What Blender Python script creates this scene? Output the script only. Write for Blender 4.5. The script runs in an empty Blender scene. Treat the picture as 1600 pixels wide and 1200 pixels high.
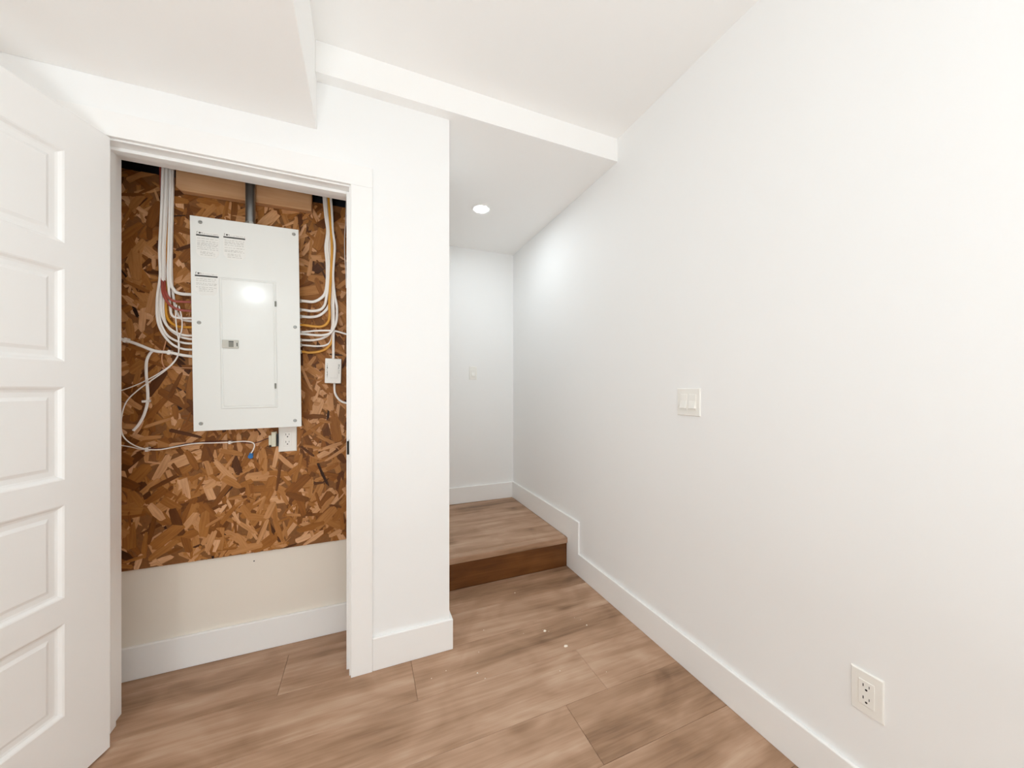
import bpy, bmesh, math, random
from mathutils import Vector, Matrix, Euler

random.seed(7)
C = bpy.context.scene.collection
SC = bpy.context.scene

# ------------------------------------------------------------------ camera
cam = bpy.data.cameras.new('camera'); camo = bpy.data.objects.new('camera', cam); C.objects.link(camo)
cam.sensor_width = 36.0
cam.lens = 559.0 / 1600.0 * 36.0
cam.shift_y = 8.0 / 1600.0
cam.clip_start = 0.02
camo.location = (0, 0, 1.2)
camo.rotation_euler = (math.radians(90), 0, math.radians(-22.45))
SC.camera = camo

# ------------------------------------------------------------------ light and exposure
SC.view_settings.view_transform = 'Standard'
SC.view_settings.look = 'None'
SC.view_settings.gamma = 1.0
SC.view_settings.use_curve_mapping = False
SC.view_settings.exposure = -0.70
SC.cycles.max_bounces = 16
SC.cycles.diffuse_bounces = 12
SC.cycles.glossy_bounces = 6
SC.cycles.use_denoising = True
SC.cycles.sample_clamp_indirect = 8.0

w = bpy.data.worlds.new('world'); SC.world = w
w.use_nodes = True
w.node_tree.nodes['Background'].inputs[0].default_value = (0.9, 0.95, 1.0, 1)
w.node_tree.nodes['Background'].inputs[1].default_value = 0.05

def pot(x, y, z, watts, size=0.10, colour=(0.81, 0.935, 1.0)):
    l = bpy.data.lights.new('pot_light', 'AREA'); l.shape = 'DISK'; l.size = size
    l.energy = watts; l.color = colour
    o = bpy.data.objects.new('pot_light', l); C.objects.link(o); o.location = (x, y, z)
    return o

# recessed ceiling lights of the room, behind and above the camera
pot(-1.12, -1.00, 2.243, 17, 0.16)
pot(0.15, -2.20, 2.565, 2)
pot(-1.60, -2.80, 2.243, 4)
pot(0.30, -0.70, 2.565, 1.5)
# added fill light behind the camera, turned up to brighten ceiling and upper walls
fl_ = pot(-0.40, -1.50, 0.55, 94, 0.8, (0.87, 0.957, 1.0)); fl_.rotation_euler = (math.radians(180), 0, 0); fl_.name = 'bounce_fill'
STAIR_LENS = 350.0            # emission of the stair light's own lens

# ------------------------------------------------------------------ materials
def srgb(r, g, b):
    f = lambda c: c / 12.92 if c <= 0.04045 else ((c + 0.055) / 1.055) ** 2.4
    return (f(r / 255), f(g / 255), f(b / 255), 1)

def mat(name, col, rough=0.5, metal=0.0, bump=0.0, bscale=300.0, var=0.0, spec=0.5):
    m = bpy.data.materials.new(name); m.use_nodes = True
    nt = m.node_tree; b = nt.nodes['Principled BSDF']
    b.inputs['Roughness'].default_value = rough; b.inputs['Metallic'].default_value = metal
    b.inputs['Base Color'].default_value = col
    b.inputs['Specular IOR Level'].default_value = spec
    tc = nt.nodes.new('ShaderNodeTexCoord')
    n = nt.nodes.new('ShaderNodeTexNoise'); n.inputs['Scale'].default_value = bscale; n.inputs['Detail'].default_value = 3
    nt.links.new(tc.outputs['Object'], n.inputs['Vector'])
    if bump:
        bp = nt.nodes.new('ShaderNodeBump'); bp.inputs['Strength'].default_value = bump; bp.inputs['Distance'].default_value = 0.001
        nt.links.new(n.outputs['Fac'], bp.inputs['Height']); nt.links.new(bp.outputs['Normal'], b.inputs['Normal'])
    if var:
        mx = nt.nodes.new('ShaderNodeMix'); mx.data_type = 'RGBA'
        mx.inputs[6].default_value = col; mx.inputs[7].default_value = tuple(c * (1 - var) for c in col[:3]) + (1,)
        nt.links.new(n.outputs['Fac'], mx.inputs[0]); nt.links.new(mx.outputs[2], b.inputs['Base Color'])
    return m

M = {}
M['wall'] = mat('wall_paint', srgb(245, 246, 246), 0.65, bump=0.06, bscale=420, spec=0.3)
M['ceiling'] = mat('ceiling_paint', srgb(250, 250, 249), 0.8, bump=0.08, bscale=260, spec=0.2)
M['trim'] = mat('trim_paint', srgb(247, 247, 246), 0.38, spec=0.45)
M['door'] = mat('door_paint', srgb(248, 248, 247), 0.42, bump=0.03, bscale=200, spec=0.45)
M['metal_white'] = mat('panel_enamel', srgb(232, 234, 231), 0.13, spec=0.45)
M['dark_cavity'] = mat('cavity_shade', srgb(26, 26, 30), 0.9, bump=0.3, bscale=60)  # near-black colour stands in for the shade behind the closet header
M['plastic'] = mat('white_plastic', srgb(244, 243, 238), 0.3)
M['plastic_b'] = mat('ivory_plastic', srgb(222, 220, 200), 0.4)
M['white'] = mat('white_sheath', srgb(250, 247, 242), 0.4)
M['orange'] = mat('yellow_sheath', srgb(226, 160, 45), 0.4, var=0.1, bscale=60)
M['red'] = mat('red_sheath', srgb(168, 76, 62), 0.45, var=0.1, bscale=60)
M['darkred'] = mat('dark_red_sheath', srgb(70, 25, 25), 0.5)
M['tan'] = mat('tan_sheath', srgb(205, 150, 110), 0.5)
M['blue'] = mat('blue_plastic', srgb(50, 125, 195), 0.35)
M['grey'] = mat('grey_plastic', srgb(196, 195, 186), 0.4)
M['midgrey'] = mat('grey_window', srgb(128, 128, 118), 0.4)
M['black'] = mat('black_plastic', srgb(22, 20, 18), 0.5)
M['ink'] = mat('label_ink', srgb(60, 60, 58), 0.7)
M['ink_pale'] = mat('pale_label_ink', srgb(186, 186, 180), 0.7)
M['paper'] = mat('label_paper', srgb(233, 233, 229), 0.5)
M['steel'] = mat('zinc_steel', srgb(170, 170, 165), 0.35, 0.9)
M['pipe'] = mat('dark_conduit', srgb(150, 152, 152), 0.33, 0.9, bump=0.1, bscale=40)
M['lumber'] = None
M['crumb'] = mat('plaster', srgb(248, 240, 226), 0.8)
M['drywall'] = mat('primed_drywall', srgb(238, 231, 220), 0.7, bump=0.05, bscale=300, spec=0.2)

def emit(name, col, s):
    m = bpy.data.materials.new(name); m.use_nodes = True
    nt = m.node_tree; b = nt.nodes['Principled BSDF']
    b.inputs['Base Color'].default_value = (0.8, 0.8, 0.8, 1)
    b.inputs['Emission Color'].default_value = col; b.inputs['Emission Strength'].default_value = s
    return m
M['lens'] = emit('lamp_lens', (0.90, 0.965, 1.0, 1), STAIR_LENS)

def ramp(nt, stops, interp='LINEAR'):
    r = nt.nodes.new('ShaderNodeValToRGB'); r.color_ramp.interpolation = interp
    e = r.color_ramp.elements
    e[0].position, e[0].color = stops[0]; e[1].position, e[1].color = stops[-1]
    for p, c in stops[1:-1]:
        k = e.new(p); k.color = c
    return r

def math_node(nt, op, a, b):
    n = nt.nodes.new('ShaderNodeMath'); n.operation = op
    for i, v in enumerate((a, b)):
        if v is None: continue
        if isinstance(v, (int, float)): n.inputs[i].default_value = v
        else: nt.links.new(v, n.inputs[i])
    return n.outputs[0]

def plank_material(name, stops, rough=0.45, axis_scale=(1.3, 9.0, 9.0), bump=0.15):
    """wood print: long cloudy streaks and fine grain, a different stretch of the pattern and tone per board"""
    m = bpy.data.materials.new(name); m.use_nodes = True
    nt = m.node_tree; b = nt.nodes['Principled BSDF']
    tc = nt.nodes.new('ShaderNodeTexCoord'); oi = nt.nodes.new('ShaderNodeObjectInfo')
    off = nt.nodes.new('ShaderNodeVectorMath'); off.operation = 'SCALE'
    off.inputs[0].default_value = (37, 19, 11); nt.links.new(oi.outputs['Random'], off.inputs['Scale'])
    add = nt.nodes.new('ShaderNodeVectorMath'); add.operation = 'ADD'
    nt.links.new(tc.outputs['Object'], add.inputs[0]); nt.links.new(off.outputs[0], add.inputs[1])
    def noise(scale, detail, rough_, dist):
        mp = nt.nodes.new('ShaderNodeMapping'); mp.inputs['Scale'].default_value = scale
        nt.links.new(add.outputs[0], mp.inputs['Vector'])
        n = nt.nodes.new('ShaderNodeTexNoise'); n.inputs['Scale'].default_value = 1.0
        n.inputs['Detail'].default_value = detail; n.inputs['Roughness'].default_value = rough_; n.inputs['Distortion'].default_value = dist
        nt.links.new(mp.outputs[0], n.inputs['Vector']); return n.outputs['Fac']
    a = noise(axis_scale, 4, 0.55, 0.6)
    g = noise(tuple(s * k for s, k in zip(axis_scale, (2.5, 9, 9))), 4, 0.6, 0.2)
    v = math_node(nt, 'ADD', math_node(nt, 'MULTIPLY', a, 0.72), math_node(nt, 'MULTIPLY', g, 0.28))
    c = noise((3.5, 5.0, 5.0), 2, 0.5, 1.2)
    v = math_node(nt, 'ADD', v, math_node(nt, 'MULTIPLY', math_node(nt, 'SUBTRACT', c, 0.5), 0.35))
    v = math_node(nt, 'ADD', v, math_node(nt, 'MULTIPLY', math_node(nt, 'SUBTRACT', oi.outputs['Random'], 0.5), 0.16))
    mk = nt.nodes.new('ShaderNodeMapping'); mk.inputs['Scale'].default_value = (1.7, 4.2, 4.2)
    nt.links.new(add.outputs[0], mk.inputs['Vector'])
    vo = nt.nodes.new('ShaderNodeTexVoronoi'); vo.inputs['Scale'].default_value = 1.0
    nt.links.new(mk.outputs[0], vo.inputs['Vector'])
    kn = nt.nodes.new('ShaderNodeMapRange'); kn.interpolation_type = 'SMOOTHSTEP'
    kn.inputs['From Min'].default_value = 0.0; kn.inputs['From Max'].default_value = 0.17
    kn.inputs['To Min'].default_value = 0.20; kn.inputs['To Max'].default_value = 0.0
    nt.links.new(vo.outputs['Distance'], kn.inputs['Value'])
    v = math_node(nt, 'SUBTRACT', v, kn.outputs[0])
    r = ramp(nt, stops); nt.links.new(v, r.inputs[0])
    nt.links.new(r.outputs[0], b.inputs['Base Color'])
    b.inputs['Roughness'].default_value = rough
    b.inputs['Specular IOR Level'].default_value = 0.35
    bp = nt.nodes.new('ShaderNodeBump'); bp.inputs['Strength'].default_value = bump; bp.inputs['Distance'].default_value = 0.0006
    nt.links.new(g, bp.inputs['Height']); nt.links.new(bp.outputs[0], b.inputs['Normal'])
    return m

M['plank'] = plank_material('floor_plank', [(0.28, srgb(126, 96, 72)), (0.43, srgb(162, 128, 101)), (0.57, srgb(184, 150, 124)), (0.72, srgb(202, 172, 147))])
M['riser'] = plank_material('riser_board', [(0.30, srgb(78, 44, 16)), (0.5, srgb(104, 62, 26)), (0.72, srgb(128, 82, 42))])
M['lumber'] = plank_material('lumber', [(0.3, srgb(190, 140, 96)), (0.5, srgb(208, 160, 116)), (0.7, srgb(220, 176, 134))], 0.7, (2.0, 20, 20))

def strand_material():
    m = bpy.data.materials.new('wood_strand'); m.use_nodes = True
    nt = m.node_tree; b = nt.nodes['Principled BSDF']
    oi = nt.nodes.new('ShaderNodeObjectInfo')
    at = nt.nodes.new('ShaderNodeAttribute'); at.attribute_name = 'tone'
    aw = nt.nodes.new('ShaderNodeAttribute'); aw.attribute_name = 'spread'
    tone = math_node(nt, 'ADD', at.outputs['Fac'], math_node(nt, 'MULTIPLY', oi.outputs['Random'], aw.outputs['Fac']))
    r = ramp(nt, [(0.0, srgb(40, 18, 6)), (0.045, srgb(62, 32, 10)), (0.10, srgb(108, 62, 20)), (0.26, srgb(146, 90, 34)),
                  (0.52, srgb(170, 112, 52)), (0.74, srgb(190, 134, 78)), (0.90, srgb(212, 160, 112)), (1.0, srgb(226, 178, 136))])
    nt.links.new(tone, r.inputs[0])
    uv = nt.nodes.new('ShaderNodeUVMap'); uv.uv_map = 'uv'
    mp = nt.nodes.new('ShaderNodeMapping'); mp.inputs['Scale'].default_value = (14, 160, 1)
    nt.links.new(uv.outputs[0], mp.inputs['Vector'])
    n = nt.nodes.new('ShaderNodeTexNoise'); n.noise_dimensions = '4D'; n.inputs['Scale'].default_value = 1; n.inputs['Detail'].default_value = 3
    nt.links.new(mp.outputs[0], n.inputs['Vector']); nt.links.new(math_node(nt, 'MULTIPLY', tone, 60.0), n.inputs['W'])
    mx = nt.nodes.new('ShaderNodeMix'); mx.data_type = 'RGBA'; mx.blend_type = 'MULTIPLY'
    gr = ramp(nt, [(0.3, (0.70, 0.62, 0.52, 1)), (0.62, (1.0, 1.0, 1.0, 1))]); nt.links.new(n.outputs['Fac'], gr.inputs[0])
    mx.inputs[0].default_value = 0.85
    nt.links.new(r.outputs[0], mx.inputs[6]); nt.links.new(gr.outputs[0], mx.inputs[7])
    nt.links.new(mx.outputs[2], b.inputs['Base Color'])
    b.inputs['Roughness'].default_value = 0.55; b.inputs['Specular IOR Level'].default_value = 0.3
    return m
M['strand'] = strand_material()
M['osb'] = mat('pressed_wood', srgb(150, 96, 44), 0.7, bump=0.4, bscale=90, var=0.5)

# ------------------------------------------------------------------ mesh helpers
class MB:
    def __init__(s): s.v = []; s.f = []
    def add(s, vs, fs):
        k = len(s.v); s.v += [tuple(v) for v in vs]; s.f += [tuple(k + i for i in f) for f in fs]; return s
    def box(s, x0, x1, y0, y1, z0, z1):
        return s.add([(x0,y0,z0),(x1,y0,z0),(x1,y1,z0),(x0,y1,z0),(x0,y0,z1),(x1,y0,z1),(x1,y1,z1),(x0,y1,z1)],
                     [(0,3,2,1),(4,5,6,7),(0,1,5,4),(1,2,6,5),(2,3,7,6),(3,0,4,7)])
    def prism(s, pts, axis, a, b):
        """closed outline extruded along an axis from a to b; pts are the two other coordinates in x,y,z order"""
        def P(p, t): return {'x': (t, p[0], p[1]), 'y': (p[0], t, p[1]), 'z': (p[0], p[1], t)}[axis]
        n = len(pts)
        vs = [P(p, a) for p in pts] + [P(p, b) for p in pts]
        return s.add(vs, [tuple(range(n)), tuple(range(2*n-1, n-1, -1))] + [(i, (i+1) % n, n+(i+1) % n, n+i) for i in range(n)])
    def cyl(s, c, r, axis, a, b, n=16, r2=None):
        r2 = r if r2 is None else r2
        vs = []
        for t, rr in ((a, r), (b, r2)):
            for i in range(n):
                q = 2*math.pi*i/n; u, v_ = c[0]+rr*math.cos(q), c[1]+rr*math.sin(q)
                vs.append({'x': (t, u, v_), 'y': (u, t, v_), 'z': (u, v_, t)}[axis])
        return s.add(vs, [tuple(range(n)), tuple(range(2*n-1, n-1, -1))] + [(i, (i+1) % n, n+(i+1) % n, n+i) for i in range(n)])
    def ring(s, prof, n=32):
        """lathe a closed (r, z) outline about the z axis"""
        k = len(prof); vs = []
        for i in range(n):
            q = 2*math.pi*i/n
            vs += [(r*math.cos(q), r*math.sin(q), z) for r, z in prof]
        return s.add(vs, [(i*k+j, i*k+(j+1) % k, ((i+1) % n)*k+(j+1) % k, ((i+1) % n)*k+j) for i in range(n) for j in range(k)])
    def tube(s, pts, r, flat=1.0, sub=5, n=8):
        P = [Vector(p) for p in pts]; Q = []
        for i in range(len(P)-1):
            p0, p1, p2, p3 = P[max(i-1, 0)], P[i], P[i+1], P[min(i+2, len(P)-1)]
            for k in range(sub):
                t = k/sub
                Q.append(0.5*((2*p1)+(p2-p0)*t+(2*p0-5*p1+4*p2-p3)*t*t+(3*p1-p0-3*p2+p3)*t**3))
        Q.append(P[-1])
        vs = []; m = len(Q)
        for i, q in enumerate(Q):
            d = (Q[min(i+1, m-1)]-Q[max(i-1, 0)]).normalized()
            nb = Vector((0, 1, 0)); a = d.cross(nb)
            if a.length < 1e-4: a = Vector((1, 0, 0))
            a.normalize(); c = a.cross(d).normalized()
            for k in range(n):
                t = 2*math.pi*k/n
                vs.append(q + a*math.cos(t)*r + c*math.sin(t)*r*flat)
        fs = [(i*n+k, i*n+(k+1) % n, (i+1)*n+(k+1) % n, (i+1)*n+k) for i in range(m-1) for k in range(n)]
        return s.add(vs, fs + [tuple(range(n-1, -1, -1)), tuple((m-1)*n+k for k in range(n))])

def obj(name, mb, m, parent=None, bevel=0.0, smooth=False, seg=2, loc=None):
    me = bpy.data.meshes.new(name)
    me.from_pydata(mb.v, [], mb.f)
    bm = bmesh.new(); bm.from_mesh(me)
    bmesh.ops.recalc_face_normals(bm, faces=bm.faces)
    if bevel:
        ed = [e for e in bm.edges if len(e.link_faces) == 2 and e.calc_face_angle(0) > 0.6]
        bmesh.ops.bevel(bm, geom=ed, offset=bevel, segments=seg, profile=0.5, affect='EDGES', clamp_overlap=True)
    bm.to_mesh(me); bm.free()
    if smooth:
        for p in me.polygons: p.use_smooth = True
        me.set_sharp_from_angle(angle=math.radians(35))
    me.materials.append(m)
    o = bpy.data.objects.new(name, me); C.objects.link(o)
    if parent: o.parent = parent
    if loc: o.location = loc
    return o

def struct(name, mb, m, bevel=0.0, label=None, seg=2):
    o = obj(name, mb, m, None, bevel, seg=seg); o['kind'] = 'structure'
    if label: o['label'] = label
    return o

def tag(o, label, cat, group=None):
    o['label'] = label; o['category'] = cat
    if group: o['group'] = group
    return o

def empty(name, loc, label, cat, group=None, rot=(0, 0, 0)):
    o = bpy.data.objects.new(name, None); C.objects.link(o); o.empty_display_size = 0.05
    o.location = loc; o.rotation_euler = rot
    return tag(o, label, cat, group)

# ------------------------------------------------------------------ the room
XL, XR = -2.6, 1.285            # left and right walls
YB, YF = -2.9, 1.643            # wall behind the camera, front wall with the closet
YK = 3.08                       # end wall above the step
ZC = 2.572                      # ceiling
ZS = 2.447                      # lowered ceiling over the step
ZD = 2.252                      # underside of the dropped duct box
ZL = 0.197                      # step height
PX = 0.3646                     # free end of the front wall

# floor of separate boards, with the seams where the photograph has them
fl = struct('floor', MB().box(XL-.1, XR+.1, YB-.1, YK+.1, -.06, -.008), mat('subfloor', srgb(70, 48, 32), 0.9))
joints = {0: [0.191], 1: [-0.315], 2: [0.3], -1: [-0.62], -2: [0.708], -3: [-0.05], -4: [0.42]}
plank_cache = {}
def plank(x0, x1, y0, y1, z1, parent, th=.008):
    key = (round(x1-x0, 4), round(y1-y0, 4), th)
    first = key not in plank_cache
    if first:
        lx, ly = (x1-x0)/2-.0004, (y1-y0)/2-.0004
        o = obj('plank', MB().box(-lx, lx, -ly, ly, -th, 0), M['plank'], parent, bevel=0.0011, seg=1)
        plank_cache[key] = o.data
    else:
        o = bpy.data.objects.new('plank', plank_cache[key]); C.objects.link(o); o.parent = parent
    o.location = ((x0+x1)/2, (y0+y1)/2, z1)
for k in range(-20, 3):
    y0, y1 = 1.646+.234*(k-1), 1.646+.234*k
    if y1 < YB: continue
    y0 = max(y0, YB); y1 = min(y1, 2.1065)
    xs = sorted(joints.get(k, [((k*7) % 5)*0.24-0.5]))
    a = xs[0]
    cuts = [XL, XR]
    t = a
    while t < XR-.12: cuts.append(t); t += 1.52
    t = a-1.52
    while t > XL+.12: cuts.append(t); t -= 1.52
    cuts = sorted(cuts)
    for c0, c1 in zip(cuts, cuts[1:]):
        if c1-c0 > .02: plank(c0, c1, y0, y1, 0, fl)

# the step and the landing behind it
st = empty('stair_step', (0.82, 2.107, 0), 'single wood-look step with darker riser at the foot of the recess behind the wall end', 'step')
def rel(mb, o):
    mb.v = [tuple(a-b for a, b in zip(v, o.location)) for v in mb.v]; return mb
obj('landing_base', rel(MB().box(-0.6, XR-.0005, 2.116, YK-.0005, 0.0005, ZL-.010), st), M['riser'], st)
r = obj('riser', rel(MB().box(PX+.001, 1.2705, 2.1075, 2.1155, 0.0005, .1575), st), M['riser'], st); r['label'] = 'dark brown riser board'
obj('nosing', rel(MB().prism([(2.0915, .160), (2.15, .160), (2.15, ZL), (2.0915, ZL)], 'x', PX+.001, 1.2705), st), M['plank'], st, bevel=.003)
yy = 2.151
for k, wdt in enumerate((.19, .234, .234, .234, .1)):
    y1 = min(yy+wdt, YK)
    plank_x = (-0.6, 0.55, 1.2705) if k % 2 else (-0.6, 1.2705)
    for c0, c1 in zip(plank_x, plank_x[1:]):
        plank(c0-st.location[0], c1-st.location[0], yy-st.location[1], y1-st.location[1], ZL, st, th=.0095)
    yy = y1

# walls
struct('wall_right', MB().box(XR, XR+.1, YB-.1, YK+.1, -.05, ZC+.1), M['wall'])
struct('wall_left', MB().box(XL-.1, XL, YB-.1, YF+.13, -.05, ZC+.1), M['wall'])
struct('wall_back', MB().box(XL, XR, YB-.1, YB, -.05, ZC+.1), M['wall'])
OL, OR, OH = -0.847, -0.039, 2.0655           # rough opening behind the jambs
struct('wall_front', MB().box(XL, OL, YF, 1.77, 0, ZC).box(OR, PX, YF, 1.77, 0, ZC).box(OL, OR, YF, 1.77, OH, ZC), M['wall'])
# closet: side walls and back
struct('closet_left_wall', MB().box(-1.25, -1.15, 1.77, 2.09, 0, ZC), M['drywall'])
struct('closet_right_wall', MB().box(0.25, PX, 1.77, 2.0965, 0, ZC), M['wall'])
cbw = struct('closet_back_wall', MB().box(-1.15, 0.25, 1.9715, 2.09, 0, 2.095), M['drywall'])
obj('screw_head', MB().cyl((-.4675, .4105), .0028, 'y', 1.9708, 1.9718, 10), M['black'], cbw)
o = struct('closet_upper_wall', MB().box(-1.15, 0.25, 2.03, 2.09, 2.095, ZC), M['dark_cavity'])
o['label'] = 'unfinished cavity with painted-in shade above the wood panel'
struct('closet_ceiling', MB().box(-1.15, .25, 1.77, 2.03, ZC-.02, ZC), M['dark_cavity'])  # cavity shade painted into this top as well
# recess with the step
struct('stair_back_wall', MB().box(-0.7, XR, YK, YK+.1, ZL-.011, ZC), M['wall'])
struct('stair_left_wall', MB().box(-0.7, -0.6, 2.1, YK, 0, ZC), M['wall'])
struct('ceiling', MB().box(XL-.1, XR+.1, YB-.1, YK+.1, ZC, ZC+.1), M['ceiling'])
struct('lowered_stair_ceiling', MB().prism([(1.592, ZS), (YF, ZS), (YF, ZS+.0001), (YK, ZS+.0001), (YK, ZC-.0005), (1.592, ZC-.0005)], 'x', PX, XR-.0005)
       .box(-0.1765, PX, 1.592, YF-.0005, ZS, ZC-.0005), M['ceiling'])
struct('lowered_duct_ceiling', MB().box(XL, -0.177, YB, YF-.0005, ZD, ZC-.0005), M['ceiling'], bevel=.003)

# baseboards
BH = .139
ybs = 1.9635
struct('baseboard_right', MB().prism([(YB, 0), (2.1065, 0), (2.1065, ZL-.001), (YK, ZL-.001), (YK, ZL+.146), (ybs, ZL+.146), (ybs, BH), (YB, BH)], 'x', 1.271, XR-.0003), M['trim'], bevel=.003)
struct('baseboard_stair', MB().box(-.6, 1.2707, YK-.014, YK-.0003, ZL+.0005, ZL+.143), M['trim'], bevel=.003)
struct('baseboard_front', MB().prism([(.0327, YF-.0145), (PX+.0145, YF-.0145), (PX+.0145, 2.106), (PX+.0003, 2.106), (PX+.0003, YF-.0003), (.0327, YF-.0003)], 'z', 0.0005, BH), M['trim'], bevel=.003)
struct('baseboard_closet', MB().box(-1.15, .25, 1.956, 1.9712, 0.0005, BH-.002), M['trim'], bevel=.003)
struct('baseboard_left', MB().box(XL+.0003, XL+.014, YB, YF, .0005, BH), M['trim'], bevel=.003)
struct('baseboard_rear', MB().box(XL+.014, 1.27, YB+.0003, YB+.014, .0005, BH), M['trim'], bevel=.003)
struct('baseboard_beside_door', MB().box(XL+.014, -.919, YF-.0145, YF-.0003, .0005, BH), M['trim'], bevel=.003)

# casing round the opening
cs = struct('trim_1', MB().box(-0.9185, 0.0325, 1.627, YF-.0003, 2.0515, 2.1355), M['trim'], bevel=.002)
obj('casing_leg', MB().box(-0.9185, -0.8345, 1.627, YF-.0003, 0.0005, 2.0512), M['trim'], cs, bevel=.002)
obj('casing_leg', MB().box(-0.0515, 0.0325, 1.627, YF-.0003, 0.0005, 2.0512), M['trim'], cs, bevel=.002)
# jambs with stops
jb = struct('trim_2', MB().box(-0.8468, -0.0392, YF-.001, 1.772, 2.0460, 2.0650), M['trim'], bevel=.0015)
obj('jamb', MB().box(-0.8468, -0.828, YF-.001, 1.772, 0.0005, 2.0458), M['trim'], jb, bevel=.0015)
obj('jamb', MB().box(-0.058, -0.0392, YF-.001, 1.772, 0.0005, 2.0458), M['trim'], jb, bevel=.0015)
obj('door_stop', MB().box(-0.8278, -0.816, 1.682, 1.716, 0.0005, 2.0455), M['trim'], jb, bevel=.002)
obj('door_stop', MB().box(-0.070, -0.0582, 1.682, 1.716, 0.0005, 2.0455), M['trim'], jb, bevel=.002)
obj('door_stop', MB().box(-0.8158, -0.0702, 1.682, 1.716, 2.0335, 2.0458), M['trim'], jb, bevel=.002)
s = obj('strike_plate', MB().box(-0.0605, -0.0578, 1.648, 1.676, .925, .985).prism([(-.0605, 1.6465), (-.0665, 1.640), (-.0655, 1.639), (-.0575, 1.645)], 'z', .927, .983), M['black'], jb)
s['label'] = 'dark metal strike plate'

# ------------------------------------------------------------------ open panel door, hinged at the left jamb
dw, dh, dt = .760, 2.030, .035
door = bpy.data.objects.new('door_1', None); C.objects.link(door); door['kind'] = 'structure'
door['label'] = 'white five panel door standing open at the left of the closet'
door.location = (-0.825, 1.632, 0.008); door.rotation_euler = (0, 0, math.radians(-109.4))
x0, x1 = .004, .004+dw
pz = [(.226+.352*i-.008, .503+.352*i-.008) for i in range(5)]
px0, px1 = x0+.126, x1-.126
leaf = MB()
ya, yb = .011, .046
leaf.box(x0, px0, ya, yb, 0, dh).box(px1, x1, ya, yb, 0, dh)
zs = [0] + [z for p in pz for z in p] + [dh]
for i in range(0, len(zs), 2): leaf.box(px0, px1, ya, yb, zs[i], zs[i+1])
obj('leaf', leaf, M['door'], door)
for (z0, z1) in pz:
    mb = MB()
    for side in (1, -1):
        yo = yb if side == 1 else ya
        # ogee recess: outer lip, slope down, flat field slightly raised back
        prof = [(0, 0), (.004, -.002), (.010, -.0085), (.016, -.0105), (.030, -.0105), (.040, -.0055)]
        loops = []
        for ins, d in prof:
            y = yo + side*d
            loops.append([(px0+ins, y, z0+ins), (px1-ins, y, z0+ins), (px1-ins, y, z1-ins), (px0+ins, y, z1-ins)])
        k = len(loops)
        vs = [p for l in loops for p in l]
        fs = [(4*i+j, 4*i+(j+1) % 4, 4*(i+1)+(j+1) % 4, 4*(i+1)+j) for i in range(k-1) for j in range(4)] + [(4*(k-1), 4*(k-1)+1, 4*(k-1)+2, 4*(k-1)+3)]
        mb.add(vs, fs)
    obj('door_panel', mb, M['door'], door)
for z in (.22, 1.0, 1.80):
    obj('hinge', MB().cyl((0, 0), .006, 'z', z-.045, z+.045, 12).box(.0, .0035, .004, .040, z-.045, z+.045), M['steel'], door, smooth=True)

# ------------------------------------------------------------------ wood strand board
osb = empty('strand_board', (-.45, 1.9715, .4535), 'brown oriented strand board lining the closet wall behind the breaker panel', 'board')
def to(o, mb): mb.v = [tuple(a-b for a, b in zip(v, o.location)) for v in mb.v]; return mb
obj('board_core', to(osb, MB().box(-1.149, .249, 1.9605, 1.9713, .4535, 2.102)), M['osb'], osb)

def strand_outline(rng, L, W):
    """irregular flake: straight grain sides, broken ends"""
    h = L/2; q = W/2
    n1 = rng.choice((1, 2, 2, 3)); n2 = rng.choice((1, 2, 2, 3))
    top = [(-h*rng.uniform(.80, 1), q*rng.uniform(.55, 1)), (0+rng.uniform(-.2, .2)*h, q*rng.uniform(.85, 1.05)), (h*rng.uniform(.80, 1), q*rng.uniform(.5, 1))]
    right = [(h*rng.uniform(.86, 1.12), q*(1-2*(i+1)/(n2+1))*rng.uniform(.5, 1)) for i in range(n2)]
    bot = [(h*rng.uniform(.80, 1), -q*rng.uniform(.55, 1)), (0+rng.uniform(-.2, .2)*h, -q*rng.uniform(.85, 1.05)), (-h*rng.uniform(.80, 1), -q*rng.uniform(.5, 1))]
    left = [(-h*rng.uniform(.86, 1.12), -q*(1-2*(i+1)/(n1+1))*rng.uniform(.5, 1)) for i in range(n1)]
    return (top+right+bot+left)[::-1]

def strand_mesh(name, flakes, spread=0.0, clip=None):
    """flakes: list of (outline, cx, cz, angle, y_front, thickness, tone, tilt_x, tilt_z)"""
    vs, fs, uvs, tones = [], [], [], []
    for out, cx, cz, an, yf, th, tone, tx, tz in flakes:
        n = len(out); k = len(vs); ca, sa = math.cos(an), math.sin(an)
        for lay in (0, 1):
            for (u, v) in out:
                x, z = u*ca - v*sa, u*sa + v*ca
                sc = 1.0 if lay == 0 else 1.02
                px, pz_ = cx+x*sc, cz+z*sc
                if clip: px, pz_ = min(max(px, clip[0]), clip[1]), min(max(pz_, clip[2]), clip[3])
                vs.append((px, yf + u*tx + v*tz + (th if lay else 0), pz_))
        fs.append(tuple(range(k, k+n))); uvs += list(out); tones.append(tone)
        for i in range(n):
            j = (i+1) % n
            fs.append((k+i, k+n+i, k+n+j, k+j)); uvs += [out[i], out[i], out[j], out[j]]; tones.append(tone)
    me = bpy.data.meshes.new(name); me.from_pydata(vs, [], fs)
    l = me.uv_layers.new(name='uv')
    for i, uv in enumerate(uvs): l.data[i].uv = uv
    a = me.attributes.new('tone', 'FLOAT', 'FACE'); a.data.foreach_set('value', tones)
    a = me.attributes.new('spread', 'FLOAT', 'FACE'); a.data.foreach_set('value', [spread]*len(tones))
    me.materials.append(M['strand']); me.update()
    return me

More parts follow.
